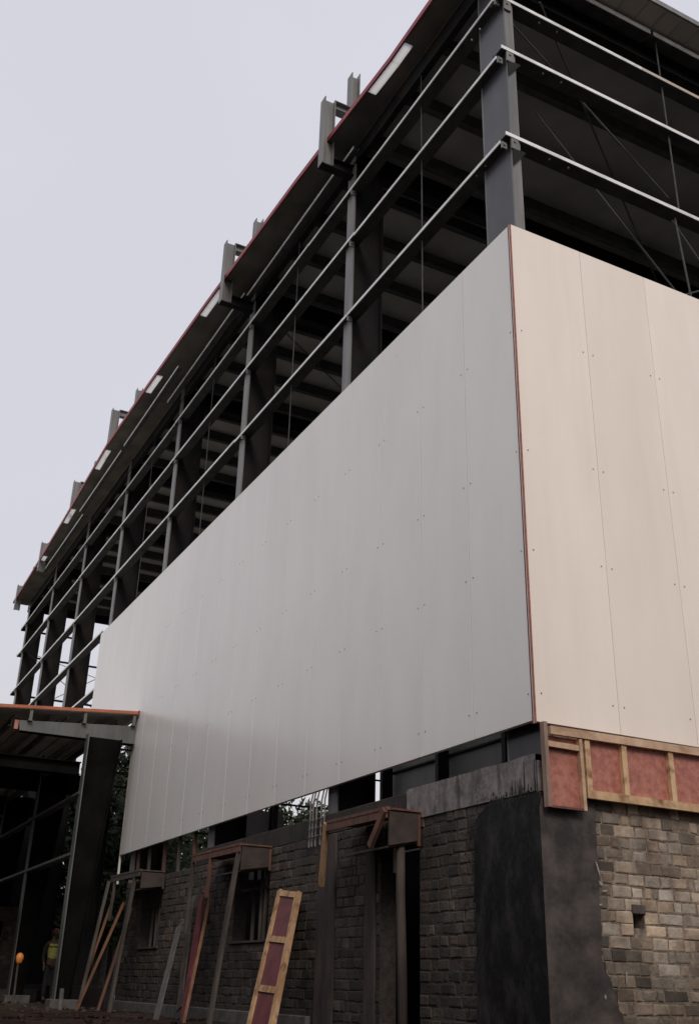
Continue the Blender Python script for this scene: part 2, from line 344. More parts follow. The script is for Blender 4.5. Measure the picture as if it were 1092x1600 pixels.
for a_, b_ in zip(cuts, cuts[1:]):
    isk = any(s0 <= a_ and b_ <= s1 for s0, s1 in sk)
    i0 = .15 if isk else 0.0
    for mbx, lo, hi in ((RX, i0, None),):
        RX.prism([(ex(a_)+i0, a_), (.1, a_), (.1, b_), (ex(b_)+i0, b_)], lambda p, s: (p[0], p[1], 13.0+(.05 if s else 0)))
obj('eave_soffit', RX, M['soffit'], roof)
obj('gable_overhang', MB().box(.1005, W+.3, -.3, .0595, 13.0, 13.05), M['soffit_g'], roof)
for s0, s1 in sk:
    q = MB(); ps = [s0]+[p[0] for p in EP if s0 < p[0] < s1]+[s1]
    for a_, b_ in zip(ps, ps[1:]): q.prism([(ex(a_), a_), (ex(a_)+.15, a_), (ex(b_)+.15, b_), (ex(b_), b_)], lambda p, s: (p[0], p[1], 13.0+(.006 if s else 0)))
    obj('skylight_sheet', q, M['skyl'], roof, label='pale translucent sheet at the roof edge')
q = MB()
for (a_, b_), (c_, d_) in zip(EP, EP[1:]):
    q.prism([(b_-.03, a_), (b_, a_), (d_, c_), (d_-.03, c_)], lambda p, s: (p[0], p[1], 12.985+(.10 if s else 0)))
obj('red_edge_flashing', q, M['red'], roof)
q = MB(); q.box(-.27, W+.3, -.33, -.3, 12.995, 13.09); obj('gable_flashing', q, M['steel'], roof)
# girts: channel laid flat with a bright outer lip and a painted-in shaded underside
def girt_y(y0, y1, z, x=.03, mt='galv', d=.19, lip=.05, z2=None):
    z2 = z if z2 is None else z2
    a = MB()
    def bx(xa, xb, za, zb):
        a.add([(xa,y0,z+za),(xb,y0,z+za),(xb,y1,z2+za),(xa,y1,z2+za),(xa,y0,z+zb),(xb,y0,z+zb),(xb,y1,z2+zb),(xa,y1,z2+zb)],
              [(0,3,2,1),(4,5,6,7),(0,1,5,4),(1,2,6,5),(2,3,7,6),(3,0,4,7)])
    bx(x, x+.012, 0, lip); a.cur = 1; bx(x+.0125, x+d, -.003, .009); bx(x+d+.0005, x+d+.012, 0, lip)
    return obj('girt', a, (M[mt], M['web']), BL, at=(x, y0, z))
def girt_x(x0, x1, z, y=.03, mt='galv', d=.19, lip=.055, z2=None):
    z2 = z if z2 is None else z2
    a = MB()
    def bx(ya, yb, za, zb):
        a.add([(x0,ya,z+za),(x1,ya,z2+za),(x1,yb,z2+za),(x0,yb,z+za),(x0,ya,z+zb),(x1,ya,z2+zb),(x1,yb,z2+zb),(x0,yb,z+zb)],
              [(0,3,2,1),(4,5,6,7),(0,1,5,4),(1,2,6,5),(2,3,7,6),(3,0,4,7)])
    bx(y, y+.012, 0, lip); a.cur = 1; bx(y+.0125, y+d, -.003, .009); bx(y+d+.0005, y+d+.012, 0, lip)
    return obj('girt', a, (M[mt], M['web']), BL, at=(x0, y, z))
YE = LEN+.72
for z, brk in ((9.525, (9.0, 17.8, 26)), (10.98, (4.1, 13.4, 22)), (12.05, (5.9, 13.3, 22))):
    ps = [.14]+list(brk)+[YE]
    for i, (a_, b_) in enumerate(zip(ps, ps[1:])):
        dz = random.uniform(-.018, .018); girt_y(a_+.01, b_, z+dz, z2=z+dz+random.uniform(-.015, .015))
for z in (8.2, 6.68, 5.4):
    girt_y(17.95, YE, z)
for z in (7.1, 5.6, 3.9, 2.42): girt_y(.3, 13.6, z, x=.045)
# upper short girts below the eave
for y0, y1, z, x in ((4.0, 4.42, 12.7, -.08), (4.7, 9.4, 12.7, -.09), (8.6, 13.5, 12.7, -.165), (11.85, 16.2, 12.7, -.455), (16.5, 20.9, 12.7, -.44), (21.1, 26.5, 12.7, -.3)):
    girt_y(y0, y1, z-.02, x=x, d=.10, lip=.05)
# gable girts
for z in (9.56, 11.05): girt_x(.04, 5.3, z, z2=z-.04); girt_x(5.32, 15.8, z-.04)
girt_x(.04, 2.5, 12.0, z2=11.98); girt_x(2.5, 5.3, 11.98, mt='galv_warm', z2=11.96); girt_x(5.32, 15.8, 11.96)
for z in (7.1, 5.6, 3.9, 2.42): girt_x(.1, 15.8, z, y=.045)
girt_x(.0, 2.78, 12.86, lip=.085); girt_x(2.84, 8, 12.86, lip=.085); girt_x(8.02, 15.9, 12.86, lip=.085)
for z in (12.0, 11.0, 9.5, 8.0, 6.6, 5.2, 3.6, 2.2):   # far gable
    a = MB(); a.box(.03, W, YE-.02, YE, z, z+.07); a.box(.03, W, YE-.2, YE-.0205, z-.01, z+.004); obj('girt', a, M['steel_d'], BL, at=(8, YE, z))
a = MB(); a.box(8.2, 11.3, YE+.01, YE+.05, 1.0, 6.3); a.box(13.2, W, YE+.01, YE+.05, 1.0, 6.4); obj('far_gable_cladding', a, M['opp'], BL, at=(8, YE, 4))
# cleats and bolts at the columns
def cleat(mb, at): return obj('girt_cleat', mb, M['steel'], BL, at=at)
for k in range(NB+1):
    for z in (9.525, 10.98, 12.05):
        y = k*BAY+(.12 if k == 0 else -.13); q = MB()
        q.box(.03, .105, y-.012, y+.012, z-.11, z-.006); q.tube([(.06, y-.010, z-.06), (.06, y-.03, z-.06)], .016, 6)
        cleat(q, (.06, y, z))
for z in (9.56, 11.05, 12.0):
    q = MB(); q.box(.12, .23, .034, .056, z-.17, z-.01); q.tube([(.17, .04, z-.06), (.17, .02, z-.06)], .016, 6); cleat(q, (.2, .04, z))
    for dx, yy_ in ((.75, .1), (1.05, .1)):
        obj('bolt', MB().tube([(dx, yy_, z-.004), (dx, yy_, z-.022)], .013, 6), M['galv'], BL, at=(dx, yy_, z))
    for dy in (.55, .75): obj('bolt', MB().tube([(.09, dy, z-.036), (.09, dy, z-.056)], .013, 6), M['galv'], BL, at=(.09, dy, z))
for z in (9.4, 10.9):
    q = MB(); q.prism([(.14, 0), (.34, 0), (.14, -.28)], lambda p, s: (p[0], .035+.012*s+.001, z+p[1])); obj('knee_plate', q, M['steel_d'], BL, at=(.2, .05, z))
# sag rods and diagonal braces
def rod(a, b, r=.012): return obj('brace_rod', MB().tube([a, b], r, 6), M['brace'], BL, at=a)
for k in range(4): rod((.12, 2.15+k*BAY, 8.1), (.12, 2.15+k*BAY, 12.9), .010)
for x in (2.85, 7.9): rod((x+.1, .12, 8.2), (x, .12, 9.5), .014); rod((x+.1, .12, 9.56), (x+.1, .12, 12.95), .012)
rod((2.80, .13, 9.45), (3.9, .13, 8.1), .012); rod((2.86, .13, 8.25), (3.7, .13, 8.75), .012)
rod((.9, .5, 10.8), (3.6, .5, 8.15), .014); rod((.35, .5, 12.5), (3.2, .5, 10.3), .014)
rod((W*.02, LEN-.2, 10.9), (3.4, LEN-.2, 8.9), .014); rod((.3, LEN-.2, 8.6), (3.6, LEN-.2, 10.8), .014)
for i in range(5): rod((.7, i*8.7, 12.25), (7, i*8.7+4.3, 12.25), .014)
# brackets that carry a future parapet
for k in range(NB+1):
    if k == 3: continue
    y = k*BAY; xo = (-.50, -.50, -.60, 0, -.60, -.55, -.53, -.46)[k]
    zb, zt = (12.45, 12.45, 12.45, 0, 13.12, 13.1, 12.6, 12.55)[k], (13.93, 13.93, 13.95, 0, 14.45, 14.12, 13.66, 13.53)[k]
    a = MB(); a.box(xo, xo+.018, y-.09, y+.09, zb, zt); a.box(xo+.0185, xo+.19, y-.012, y+.012, zb, zt-.01); a.box(xo+.1905, xo+.205, y-.09, y+.09, zb, zt)
    b = obj('parapet_bracket', a, M['steel'], BL, at=(xo, y, 13))
    a = MB(); a.box(xo+.206, -.002, y-.08, y+.08, zt-.01, zt+.005); a.box(xo+.206, -.002, y-.01, y+.01, zt-.16, zt-.011); a.box(xo+.206, -.002, y-.08, y+.08, zt-.18, zt-.161); obj('top_beam', a, M['steel'], b)
    if k < 3:
        a = MB(); a.box(xo, .10, y-.08, y+.08, 12.43, 12.448); a.box(xo+.206, .10, y-.01, y+.01, 12.449, 12.62); a.box(xo+.206, .10, y-.08, y+.08, 12.621, 12.64); obj('bottom_beam', a, M['steel_d'], b)
    a = MB(); a.box(0, .018, y-.09, y+.09, 13.0, zt+.83); a.box(.0185, .15, y-.012, y+.012, 13.0, zt+.81); a.box(.1505, .165, y-.09, y+.09, 13.0, zt+.87); obj('upper_post', a, M['steel'], b)
# rear long wall (inner face seen through the openings)
a = MB()
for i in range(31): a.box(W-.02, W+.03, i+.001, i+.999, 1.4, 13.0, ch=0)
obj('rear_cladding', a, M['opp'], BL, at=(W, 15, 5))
a = MB()
for z in (3.9, 5.4, 7.0, 8.2, 9.5, 11.0): a.box(W-.25, W-.03, .2, LEN, z, z+.06)
obj('rear_girts', a, M['steel_d'], BL, at=(W, 15, 5))
a = MB(); a.box(2.0, W-.3, .6, LEN, G0-.05, G0+.02); obj('floor_slab', a, M['slab'], BL, at=(8, 15, G0))

# ------------------------------------------------------------------ stone ground-floor walls
SW = thing('stone_wall_building', (.1, 0, G0), 'rough cut-stone ground floor walls with door and window openings, coated black near the corner', 'wall')
CH = .107
def shade_slurry(u, z):                # shade near the ground painted into low stones, slurry on the stones beside the render
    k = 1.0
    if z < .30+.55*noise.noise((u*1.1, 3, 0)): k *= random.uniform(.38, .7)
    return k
def courses(u0, u1, z0, z1, holes, place, mb, hl=1.0):
    n = int(round((z1-z0)/CH)); h = (z1-z0)/n
    for i in range(n):
        za = z0+i*h; zb = za+h
        seg = [(u0, u1)]
        for a, b, c, d in holes:
            if c < zb-.03 and d > za+.03:
                ns_ = []
                for s, e in seg:
                    if b <= s or a >= e: ns_.append((s, e)); continue
                    if a > s: ns_.append((s, a))
                    if b < e: ns_.append((b, e))
                seg = ns_
        for s, e in seg:
            u = s
            while u < e-.001:
                wd = random.choice((.09, .13, .16, .18, .2, .22, .26)) * random.uniform(.85, 1.15)
                if e-(u+wd) < .09: wd = e-u
                g_ = random.choice((.002, .004, .006, .009, .012))
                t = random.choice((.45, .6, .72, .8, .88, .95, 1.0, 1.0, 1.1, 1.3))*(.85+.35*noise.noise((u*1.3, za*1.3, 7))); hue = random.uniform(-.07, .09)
                t *= shade_slurry(u+wd/2, za)
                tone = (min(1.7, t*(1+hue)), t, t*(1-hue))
                ua, ub, va, vb = u+g_, u+wd-g_, za+g_*.8, zb-g_*.8
                if ub-ua > .02:
                    jj = lambda s_: random.uniform(-s_, s_)
                    c4 = [(ua+jj(.005), va+jj(.005)), (ub+jj(.005), va+jj(.005)), (ub+jj(.005), vb+jj(.005)), (ua+jj(.005), vb+jj(.005))]
                    cc = ((ua+ub)/2, (va+vb)/2); dpt = random.uniform(-.004, .008)
                    vs_ = []
                    for dd, ins in ((.015, 0), (.007, .005), (.004, .014)):
                        for p in c4:
                            sx = 1 if p[0] < cc[0] else -1; sy = 1 if p[1] < cc[1] else -1
                            vs_.append(place(p[0]+sx*ins*random.uniform(.5, 1.4), p[1]+sy*ins*random.uniform(.5, 1.4), dd+dpt+jj(.0015)))
                    fs_ = [(k, (k+1)%4, 4+(k+1)%4, 4+k) for k in range(4)]+[(4+k, 4+(k+1)%4, 8+(k+1)%4, 8+k) for k in range(4)]+[(8, 9, 10, 11)]
                    mb.add(vs_, fs_, tone)
                u += wd
holesL = [(2.1, 2.93, G0-1, 1.40), (6.05, 7.30, .55, 1.62), (10.75, 11.85, .55, 1.62)]
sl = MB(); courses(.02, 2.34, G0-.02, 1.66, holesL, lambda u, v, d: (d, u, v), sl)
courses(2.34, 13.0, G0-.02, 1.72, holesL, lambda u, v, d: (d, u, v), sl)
obj('long_stone_wall', sl, M['stone_l'], SW, label='dark cut-stone wall below the white panels')
bk = MB()
def holed(u0, u1, z0, z1, holes, fn):
    us = sorted({u0, u1}|{h[0] for h in holes}|{h[1] for h in holes}); zs = sorted({z0, z1}|{max(z0, h[2]) for h in holes}|{h[3] for h in holes})
    us = [u for u in us if u0 <= u <= u1]; zs = [z for z in zs if z0 <= z <= z1]
    for a, b in zip(us, us[1:]):
        for c, d in zip(zs, zs[1:]):
            if not any(h[0] <= (a+b)/2 <= h[1] and h[2] <= (c+d)/2 <= h[3] for h in holes): fn(a, b, c, d)
holed(.03, 13.0, G0-.1, 1.655, holesL, lambda a, b, c, d: bk.box(.014, .21, a, b, c, d))
bk.box(.014, .21, 2.34, 13.0, 1.655, 1.715)
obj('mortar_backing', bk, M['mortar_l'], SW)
# gable stonework
holeR = [(.985, 1.115, .545, .66)]
sr = MB(); _d = shade_slurry
def shade_slurry(u, z): return _d(u, z)*(random.uniform(.35, .95) if u < .84+.15*noise.noise((z*3, 1, 1)) else 1.0)
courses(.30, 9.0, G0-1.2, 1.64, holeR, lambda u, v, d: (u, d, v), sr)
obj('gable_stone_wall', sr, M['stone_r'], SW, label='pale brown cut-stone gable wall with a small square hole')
bk = MB(); holed(.2115, 9.0, G0-1.3, 2.2, holeR, lambda a, b, c, d: bk.box(a, b, .014, .2, c, d)); obj('mortar_backing', bk, M['mortar_r'], SW); shade_slurry = _d
bk = MB(); bk.box(.95, 1.15, .16, .30, .5, .7); obj('hole_back', bk, M['black'], SW)
bk = MB(); bk.box(.97, 1.13, -.004, .06, .665, .745, ch=.006); obj('hole_lintel', bk, M['wood_g'], SW, label='yellowish block above the small hole')
# ring beams
rb = MB()
n = 40
for i in range(n):
    a, b = .02+2.32*i/n, .02+2.32*(i+1)/n
    za, zb = (1.985+.012*noise.noise((a*3, 1, 0)) for _ in (0, 1)); zb = 1.985+.012*noise.noise((b*3, 1, 0))
    xa = -.006+.006*noise.noise((a*5, 4, 0)); xb = -.006+.006*noise.noise((b*5, 4, 0))
    rb.add([(xa, a, 1.655), (xb, b, 1.655), (xb, b, zb), (xa, a, za), (.21, a, za), (.21, b, zb)], [(0, 1, 2, 3), (3, 2, 5, 4)])
rb.box(.011, .2095, .021, 2.338, 1.657, 1.93)
obj('ring_beam', rb, M['ring'], SW, label='rough pale concrete band on top of the wall')
rb = MB(); rb.box(.03, .25, 2.345, 9.2, 1.722, 1.97, ch=.01)
for i in range(12): rb.box(.018, .03, 2.6+i*.55, 2.66+i*.55, 1.73, 1.96)
obj('ring_beam', rb, M['ring_d'], SW, label='dark shuttered beam along the wall top')
# black bitumen coat on the corner
def rag(v, k, a): return a*(noise.noise((v*4, k, 0))+.6*noise.noise((v*13, k, 1))+.45*noise.noise((v*38, k, 2)))
po = [(-.008, G0-.5)]
for i in range(120):
    z = G0-.5+i*(1.93/119); po.append((1.05+rag(z, 3, .035), z))
for i in range(1, 60):
    t = i/59; y = 1.05-1.04*t; z = 1.48+.16*min(1, math.sin(min(1, t*3.2)*math.pi/2))+rag(y, 8, .014)
    po.append((y, z))
    if y < .85 and random.random() < .42:
        h = random.choice((.05, .09, .16, .30)) if y < .5 else random.choice((.02, .04, .06)); po += [(y-.003, z+h*.6), (y-.006, z+h), (y-.010, z)]
po += [(-.008, 1.63)]
bt = MB(); bt.prism(po, lambda p, s: (-.011 if s else .004, p[0], p[1]))
for i in range(150):
    z = random.uniform(G0, 1.62); y = 1.06+abs(random.gauss(0, .07)); r_ = random.uniform(.004, .016)
    if i > 100: y = random.uniform(.05, 1.0); z = 1.64+abs(random.gauss(0, .05))
    bt.add([(-.0105, y+r_*math.cos(a)*random.uniform(.5, 1), z+r_*1.6*math.sin(a)*random.uniform(.5, 1)) for a in (0, 1.05, 2.1, 3.14, 4.2, 5.2)], [(0, 1, 2, 3, 4, 5)])
obj('bitumen_coating', bt, M['bitumen'], SW, label='black bitumen patch with drips beside the corner')
po = [(-.0105, G0-1.2), (-.0105, 1.50)]+[(.02, 1.60), (.5, 1.64), (.66, 1.66)]
for i in range(170):
    z = 1.64-i*(2.9/169); base = .625-.05*(1.6-z)/1.8+(0 if z > .2 else .20*min(1, (.2-z)/.35))
    po.append((base+rag(z, 12, .035), z))
pl = MB(); pl.prism(po, lambda p, s: (p[0], -.011 if s else .012, p[1]))
obj('corner_render', pl, M['plaster'], SW, label='dark smeared render on the corner column')
# pale mortar smears along the render edge
sm = MB()
for (x, z, hx, hz, an) in ((.60, 1.02, .012, .07, .3), (.62, .90, .035, .012, -.5), (.66, .84, .03, .010, .2), (.60, .72, .02, .008, .4), (.83, .14, .010, .065, -.1), (.58, -.02, .012, .02, 0)):
    pts = []
    for i in range(10):
        a = 2*math.pi*i/10; r_ = random.uniform(.7, 1.1); px, pz = hx*math.cos(a)*r_, hz*math.sin(a)*r_
        pts.append((x+px*math.cos(an)-pz*math.sin(an), z+px*math.sin(an)+pz*math.cos(an)))
    sm.prism(pts, lambda p, s: (p[0], -.0165 if s else -.0135, p[1]))
obj('mortar_smears', sm, mat('mortar_smear', (.22, .19, .17), (.34, .30, .27), 20, .9), SW)
# pilasters, plinth, door jamb
for y0, y1 in ((4.02, 4.50), (3.02, 3.26)):
    a = MB(); a.box(-.014, .013, y0, y1, G0-.1, 1.70, ch=.004); obj('pilaster', a, M['pilaster'], SW, at=(0, y0, 0))
a = MB(); a.box(-.06, .013, 4.6, 13.02, G0-.12, G0+.13, ch=.012); obj('plinth', a, M['plinth'], SW)
for y0, y1 in ((6.05, 7.30), (10.75, 11.85)):
    a = MB(); a.box(-.02, .05, y0-.05, y1+.05, .52, .552, ch=.004); obj('window_sill', a, M['pilaster'], SW, at=(0, y0, .5))
    for y in (y0+.15, y0+.36, y0+.5, y0+.78):
        a = MB(); a.tube([(.12, y, .55), (.12+random.uniform(-.01, .01), y+random.uniform(-.03, .03), 1.62)], .028, 7, .1); obj('timber_prop', a, M['wood_g'], SW, at=(.12, y, .55))
    a = MB(); a.box(.10, .14, y0, y1, 1.22, 1.26); obj('cross_rail', a, M['wood_g'], SW, at=(.1, y0, 1.2))
a = MB(); a.box(.05, .25, 13.9, 30.4, G0-.1, -.12); obj('low_kerb', a, M['ring_d'], SW)
a = MB(); a.box(1.6, 1.8, .3, 12.9, G0-.1, 1.70); obj('opening_blackout', a, M['ring_d'], SW, at=(1.7, 6, G0))  # dark backing added so the door and window openings stay dark
# ------------------------------------------------------------------ timber formwork hoods over the openings
def hood(name, y0, y1, xo, zt, label, legs, mats, endw=.36):
    t = thing(name, (xo/2, (y0+y1)/2, zt), label, 'formwork', 'timber hoods over the wall openings')
    a = MB(); a.beam((xo, y0-.01, zt+.015), (xo, y1, zt+.03), .05, .035, (1, 0, 0)); a.box(xo+.03, -.016, y0-.02, y1, zt, zt+.022, ch=.003); obj('top_board', a, mats[0], t)
    a = MB(); a.beam((xo-.01, y0, zt-.045), (xo-.01, y1, zt-.03), .02, .075, (1, 0, 0), warp=.0); obj('fascia_board', a, mats[0], t)
    a = MB(); n_ = 2*endw/3
    a.prism([(xo+.02, zt-.002), (-.018, zt-.002), (-.018, zt-endw*.82), (xo+.02, zt-endw*1.05)], lambda p, s: (p[0], y0+.025*s, p[1])); obj('end_board', a, mats[1], t)
    a = MB(); a.prism([(xo+.02, zt-endw*1.05), (-.018, zt-endw*.82), (-.018, zt-endw*.82-.02), (xo+.02, zt-endw*1.05-.02)], lambda p, s: (p[0], y0+.026 if not s else min(y0+1.05, y1), p[1])); obj('soffit_board', a, mats[1], t)
    for (p, q, wd, mm, wp) in legs:
        a = MB(); a.beam(p, q, wd, .045, (0, 1, 0), warp=wp); obj('brace', a, mm, t, at=p)
    a = MB(); a.box(-.045, -.015, y0-.01, y0+.024, zt-endw, zt-.02, ch=.003); obj('end_cleat', a, mats[0], t)
    return t
hood('door_formwork', 2.04, 3.45, -.41, 1.70, 'reddish timber formwork hood over the doorway with a yellow brace at its far end',
     [((-.42, 3.47, 1.72), (-.30, 3.80, 1.07), .075, M['wood'], 0), ((-.44, 2.05, 1.70), (-.44, 2.36, 1.36), .075, M['wood_r'], 0)], (M['wood_r'], M['ply_o']), .34)
hood('window_formwork', 5.98, 7.90, -.47, 1.715, 'weathered timber hood on long props over the nearer window',
     [((-.46, 6.05, 1.68), (-.62, 6.30, G0-.05), .085, M['wood_g'], .02), ((-.47, 7.10, 1.68), (-.47, 7.20, 1.12), .05, M['wood_r'], 0), ((-.47, 7.88, 1.7), (-.45, 8.02, .66), .06, M['wood_g'], 0)], (M['wood_r'], M['ply_o']), .30)
hood('window_formwork', 10.62, 12.45, -.45, 1.735, 'dark weathered timber hood over the farther window',
     [((-.44, 10.95, 1.7), (-.62, 11.05, G0-.05), .11, M['wood_g'], .03), ((-.45, 12.2, 1.7), (-.45, 12.3, 1.0), .05, M['wood_g'], 0)], (M['wood_g'], M['ply_o']), .27)
# round prop standing in the doorway, and the strip hanging beside it
a = MB(); a.tube([(-.2, 2.07, G0-.25), (-.2, 2.10, .3), (-.205, 2.12, .9), (-.2, 2.13, 1.42)], [.052, .049, .047, .044], 12, .06)
tag(obj('timber_post', a, M['pilaster'], smooth=True, at=(-.2, 1.9, G0)), 'round weathered timber post propping the doorway hood', 'post')
a = MB(); a.box(-.012, .01, 2.56, 2.62, 1.14, 1.40, ch=.003)
tag(obj('hanging_strip', a, M['white'], at=(0, 2.6, 1.2)), 'short pale strip hanging in the top of the doorway', 'strip')
# rebar starter bars above the pilaster
t = thing('rebar_cage', (.12, 4.5, 1.7), 'bundle of upright steel bars rising from the wall below the panels', 'rebar')
for y in (4.33, 4.42, 4.56, 4.66, 4.74):
    a = MB(); a.tube([(-.035, y, 1.60), (-.025, y+.01, 2.15), (.07, y+.015, 2.6)], .012, 6); obj('bar', a, M['rust'], t, at=(-.03, y, 1.7))
for z in (1.72, 1.82, 1.92):
    a = MB(); a.tube([(-.048, 4.31, z), (-.048, 4.76, z)], .007, 5); obj('stirrup', a, M['rust'], t, at=(-.05, 4.5, z))
for i, y in enumerate((9.5, 10.3, 11.1, 12.0, 12.7)):
    a = MB(); a.beam((.1, y, 1.71), (.1, y+random.uniform(-.05, .05), 2.5), .05, .05)
    tag(obj('timber_stud', a, M['wood_g'] if i % 2 else M['wood_r'], at=(.1, y, 1.72)), ('weathered timber stud on the wall top, %s, below the panels' % ('nearest to the dark beam', 'second from the dark beam', 'middle one of five', 'fourth from the dark beam', 'farthest from the dark beam')[i]), 'stud', 'upright studs on the wall top')

# ------------------------------------------------------------------ framed formwork on the gable
FW = thing('gable_formwork', (.06, -.05, 1.5), 'pine-framed red plywood formwork running below the cream panels', 'formwork')
a = MB(); a.beam((.075, -.10, 2.19), (8, -.10, 2.235), .045, .075, (0, 1, 0), ch=.004); obj('top_rail', a, M['wood_p'], FW, at=(.5, -.1, 2.2))
a = MB(); a.beam((.47, -.085, 1.655), (8, -.085, 1.635), .045, .075, (0, 1, 0), ch=.004); obj('bottom_rail', a, M['wood_b'], FW, at=(.5, -.1, 1.6))
a = MB(); a.box(.45, 8, -.058, -.045, 1.64, 2.20); obj('plywood_sheet', a, M['ply'], FW, at=(.5, -.1, 1.6))
for x in (.505, .945, 1.53, 2.1, 2.7, 3.3, 3.9, 4.5):
    a = MB(); a.beam((x, -.083, 1.685), (x, -.083, 2.165), .06, .045, (1, 0, 0), ch=.004); obj('stud', a, M['wood_b'], FW, at=(x, -.1, 1.7))
FW2 = thing('corner_formwork', (.25, -.05, 1.5), 'narrow red plywood form with pine frame hanging lowest at the corner', 'formwork')
a = MB(); a.box(.07, .43, -.055, -.040, 1.505, 2.15); obj('plywood_sheet', a, M['ply'], FW2, at=(.1, -.1, 1.6))
a = MB(); a.beam((.03, -.085, 1.50), (.025, -.085, 2.26), .04, .06, (1, 0, 0), ch=.003); obj('stile', a, M['wood_s'], FW2, at=(0, -.1, 1.6))
a = MB(); a.beam((.432, -.085, 1.50), (.425, -.085, 2.15), .035, .05, (1, 0, 0), ch=.003); obj('stile', a, M['wood_p'], FW2, at=(.4, -.1, 1.6))
a = MB(); a.beam((.045, -.085, 2.065), (.405, -.085, 2.06), .045, .05, (0, 1, 0), ch=.003); obj('cross_rail', a, M['wood_p'], FW2, at=(.2, -.1, 2))
a = MB(); a.beam((.04, -.083, 1.508), (.413, -.083, 1.508), .04, .02, (0, 1, 0), ch=.002); obj('cross_rail', a, M['wood_r'], FW2, at=(.2, -.1, 1.5))

# ------------------------------------------------------------------ things leaning on the long wall
def frame_panel(tl, trr, bl, br):
    tl, trr, bl, br = map(Vector, (tl, trr, bl, br))
    t = thing('framed_plywood_panel', tuple((bl+br)/2), 'ladder-like pine frame filled with dark red plywood leaning on the stone wall', 'formwork panel')
    e = (trr-tl).normalized(); dn = (bl-tl).normalized(); nn = e.cross(dn)
    wd = .075
    a = MB(); a.beam(tl+e*wd/2, bl+e*wd/2, wd, .06, e, ch=.005); obj('stile', a, M['wood'], t, at=tl)
    a = MB(); a.beam(trr-e*wd/2, br-e*wd/2, wd, .06, e, ch=.005); obj('stile', a, M['wood'], t, at=trr)
    ln = (bl-tl).length
    for f in (.0, .345, .69, .985):
        p = tl+(bl-tl)*f+dn*.04; q = trr+(br-trr)*f+dn*.04
        a = MB(); a.beam(p+e*(wd+.001), q-e*(wd+.001), .075, .05, dn, ch=.004); obj('rung', a, M['wood'], t, at=p)
    a = MB(); k = nn*.014
    vs_ = [tl+e*.02+k, trr-e*.02+k, br-e*.02+k, bl+e*.02+k]; a.add(vs_+[v-nn*.02 for v in vs_], [(0,1,2,3),(7,6,5,4),(0,1,5,4),(1,2,6,5),(2,3,7,6),(3,0,4,7)]); obj('plywood_sheet', a, M['ply_d'], t, at=tl)
frame_panel((-.09, 5.47, 1.125), (-.09, 4.84, 1.06), (-.74, 4.72, -.50), (-.74, 4.02, -.52))
def plank(a_, b_, wd, dp, mt, label, name='plank', cat='plank', warp=0, side=(0, 1, 0)):
    a = MB(); a.beam(a_, b_, wd, dp, side, ch=.004, warp=warp)
    return tag(obj(name, a, M[mt], at=b_), label, cat, 'planks and poles leaning on the wall')
plank((-.06, 8.50, 1.22), (-.72, 7.05, -.55), .13, .03, 'ply_d', 'dark red plank leaning right of the grey sheet')
plank((-.08, 8.08, 1.24), (-.80, 6.78, -.52), .022, .04, 'wood_o', 'thin orange batten beside the dark red plank')
plank((-.10, 8.88, 1.20), (-.40, 8.15, -.35), .17, .025, 'wood_g', 'broad grey board standing behind the dark red plank')
plank((-.35, 8.62, .80), (-.95, 7.55, -.58), .16, .02, 'plinth', 'pale grey tapering board leaning lowest by the planks')
plank((-.35, 11.8, 1.30), (-.95, 12.15, -.65), .05, .04, 'wood_o', 'orange batten leaning beyond the farther window')
plank((-.30, 12.6, 1.55), (-.62, 12.75, .15), .04, .04, 'wood_o', 'yellowish short batten above the orange one')
plank((-.38, 12.9, 1.72), (-.80, 12.45, -.55), .06, .05, 'wood_g', 'thin grey pole at the far end of the wall', 'pole', 'pole')
plank((-.3, 11.45, 1.2), (-.75, 11.35, -.55), .06, .04, 'wood_r', 'brown pole standing between grey prop and orange batten', 'pole', 'pole')

# ------------------------------------------------------------------ annex: low shed roof joined to the long wall
AX = thing('annex_shed', (-2, 20, G0), 'low open steel annex with orange roof edge beside the tall building', 'shed')
AY = 13.4
def rz(x): return 5.11+.08*x
a = MB(); x0, x1 = -9, -.02
a.prism([(x0, rz(x0)), (x1, rz(x1)), (x1, rz(x1)+.03), (x0, rz(x0)+.03)], lambda p, s: (p[0], AY+.0 if not s else 31, p[1]-.03)); 
for i in range(24): x = -.3-i*.35; a.box(x-.02, x+.02, AY+.6, 31, rz(x)-.06, rz(x)-.0295)
rf = obj('roof', a, M['soffit_g'], AX, at=(-3, 20, 5))
a = MB(); a.prism([(x0, rz(x0)), (x1, rz(x1)), (x1, rz(x1)+.06), (x0, rz(x0)+.06)], lambda p, s: (p[0], AY-.02 if not s else AY-.001, p[1]-.018)); obj('orange_flashing', a, M['orange'], rf)
a = MB(); a.box(-.05, -.013, AY-.03, AY-.0205, 5.06, 5.16); obj('red_end_cap', a, M['red'], rf)
# overhang brackets
for x in (-2.2, -1.12, -.10, -3.3, -4.4):
    a = MB(); a.box(x-.03, x+.03, AY+.02, AY+.1, rz(x)-.24, rz(x)-.035); a.box(x-.045, x+.045, AY+.02, AY+.12, rz(x)-.255, rz(x)-.2405); obj('overhang_bracket', a, M['annex_steel'], AX, at=(x, AY, 4.9))
# tapered grey haunch
a = MB(); a.prism([(-2.40, 4.68), (-.03, 4.86), (-.03, 4.49), (-2.36, 4.47)], lambda p, s: (p[0], AY+.12+.03*s, p[1])); hb = obj('tapered_beam', a, M['annex_steel'], AX, at=(-1, AY, 4.6))
a = MB(); a.box(-2.48, -2.402, AY+.118, AY+.152, 4.50, 4.68); obj('rusty_end', a, M['ply'], hb)
a = MB(); a.box(-2.36, -.03, AY+.05, AY+.22, 4.455, 4.47); obj('bottom_flange', a, M['annex_dark'], hb)
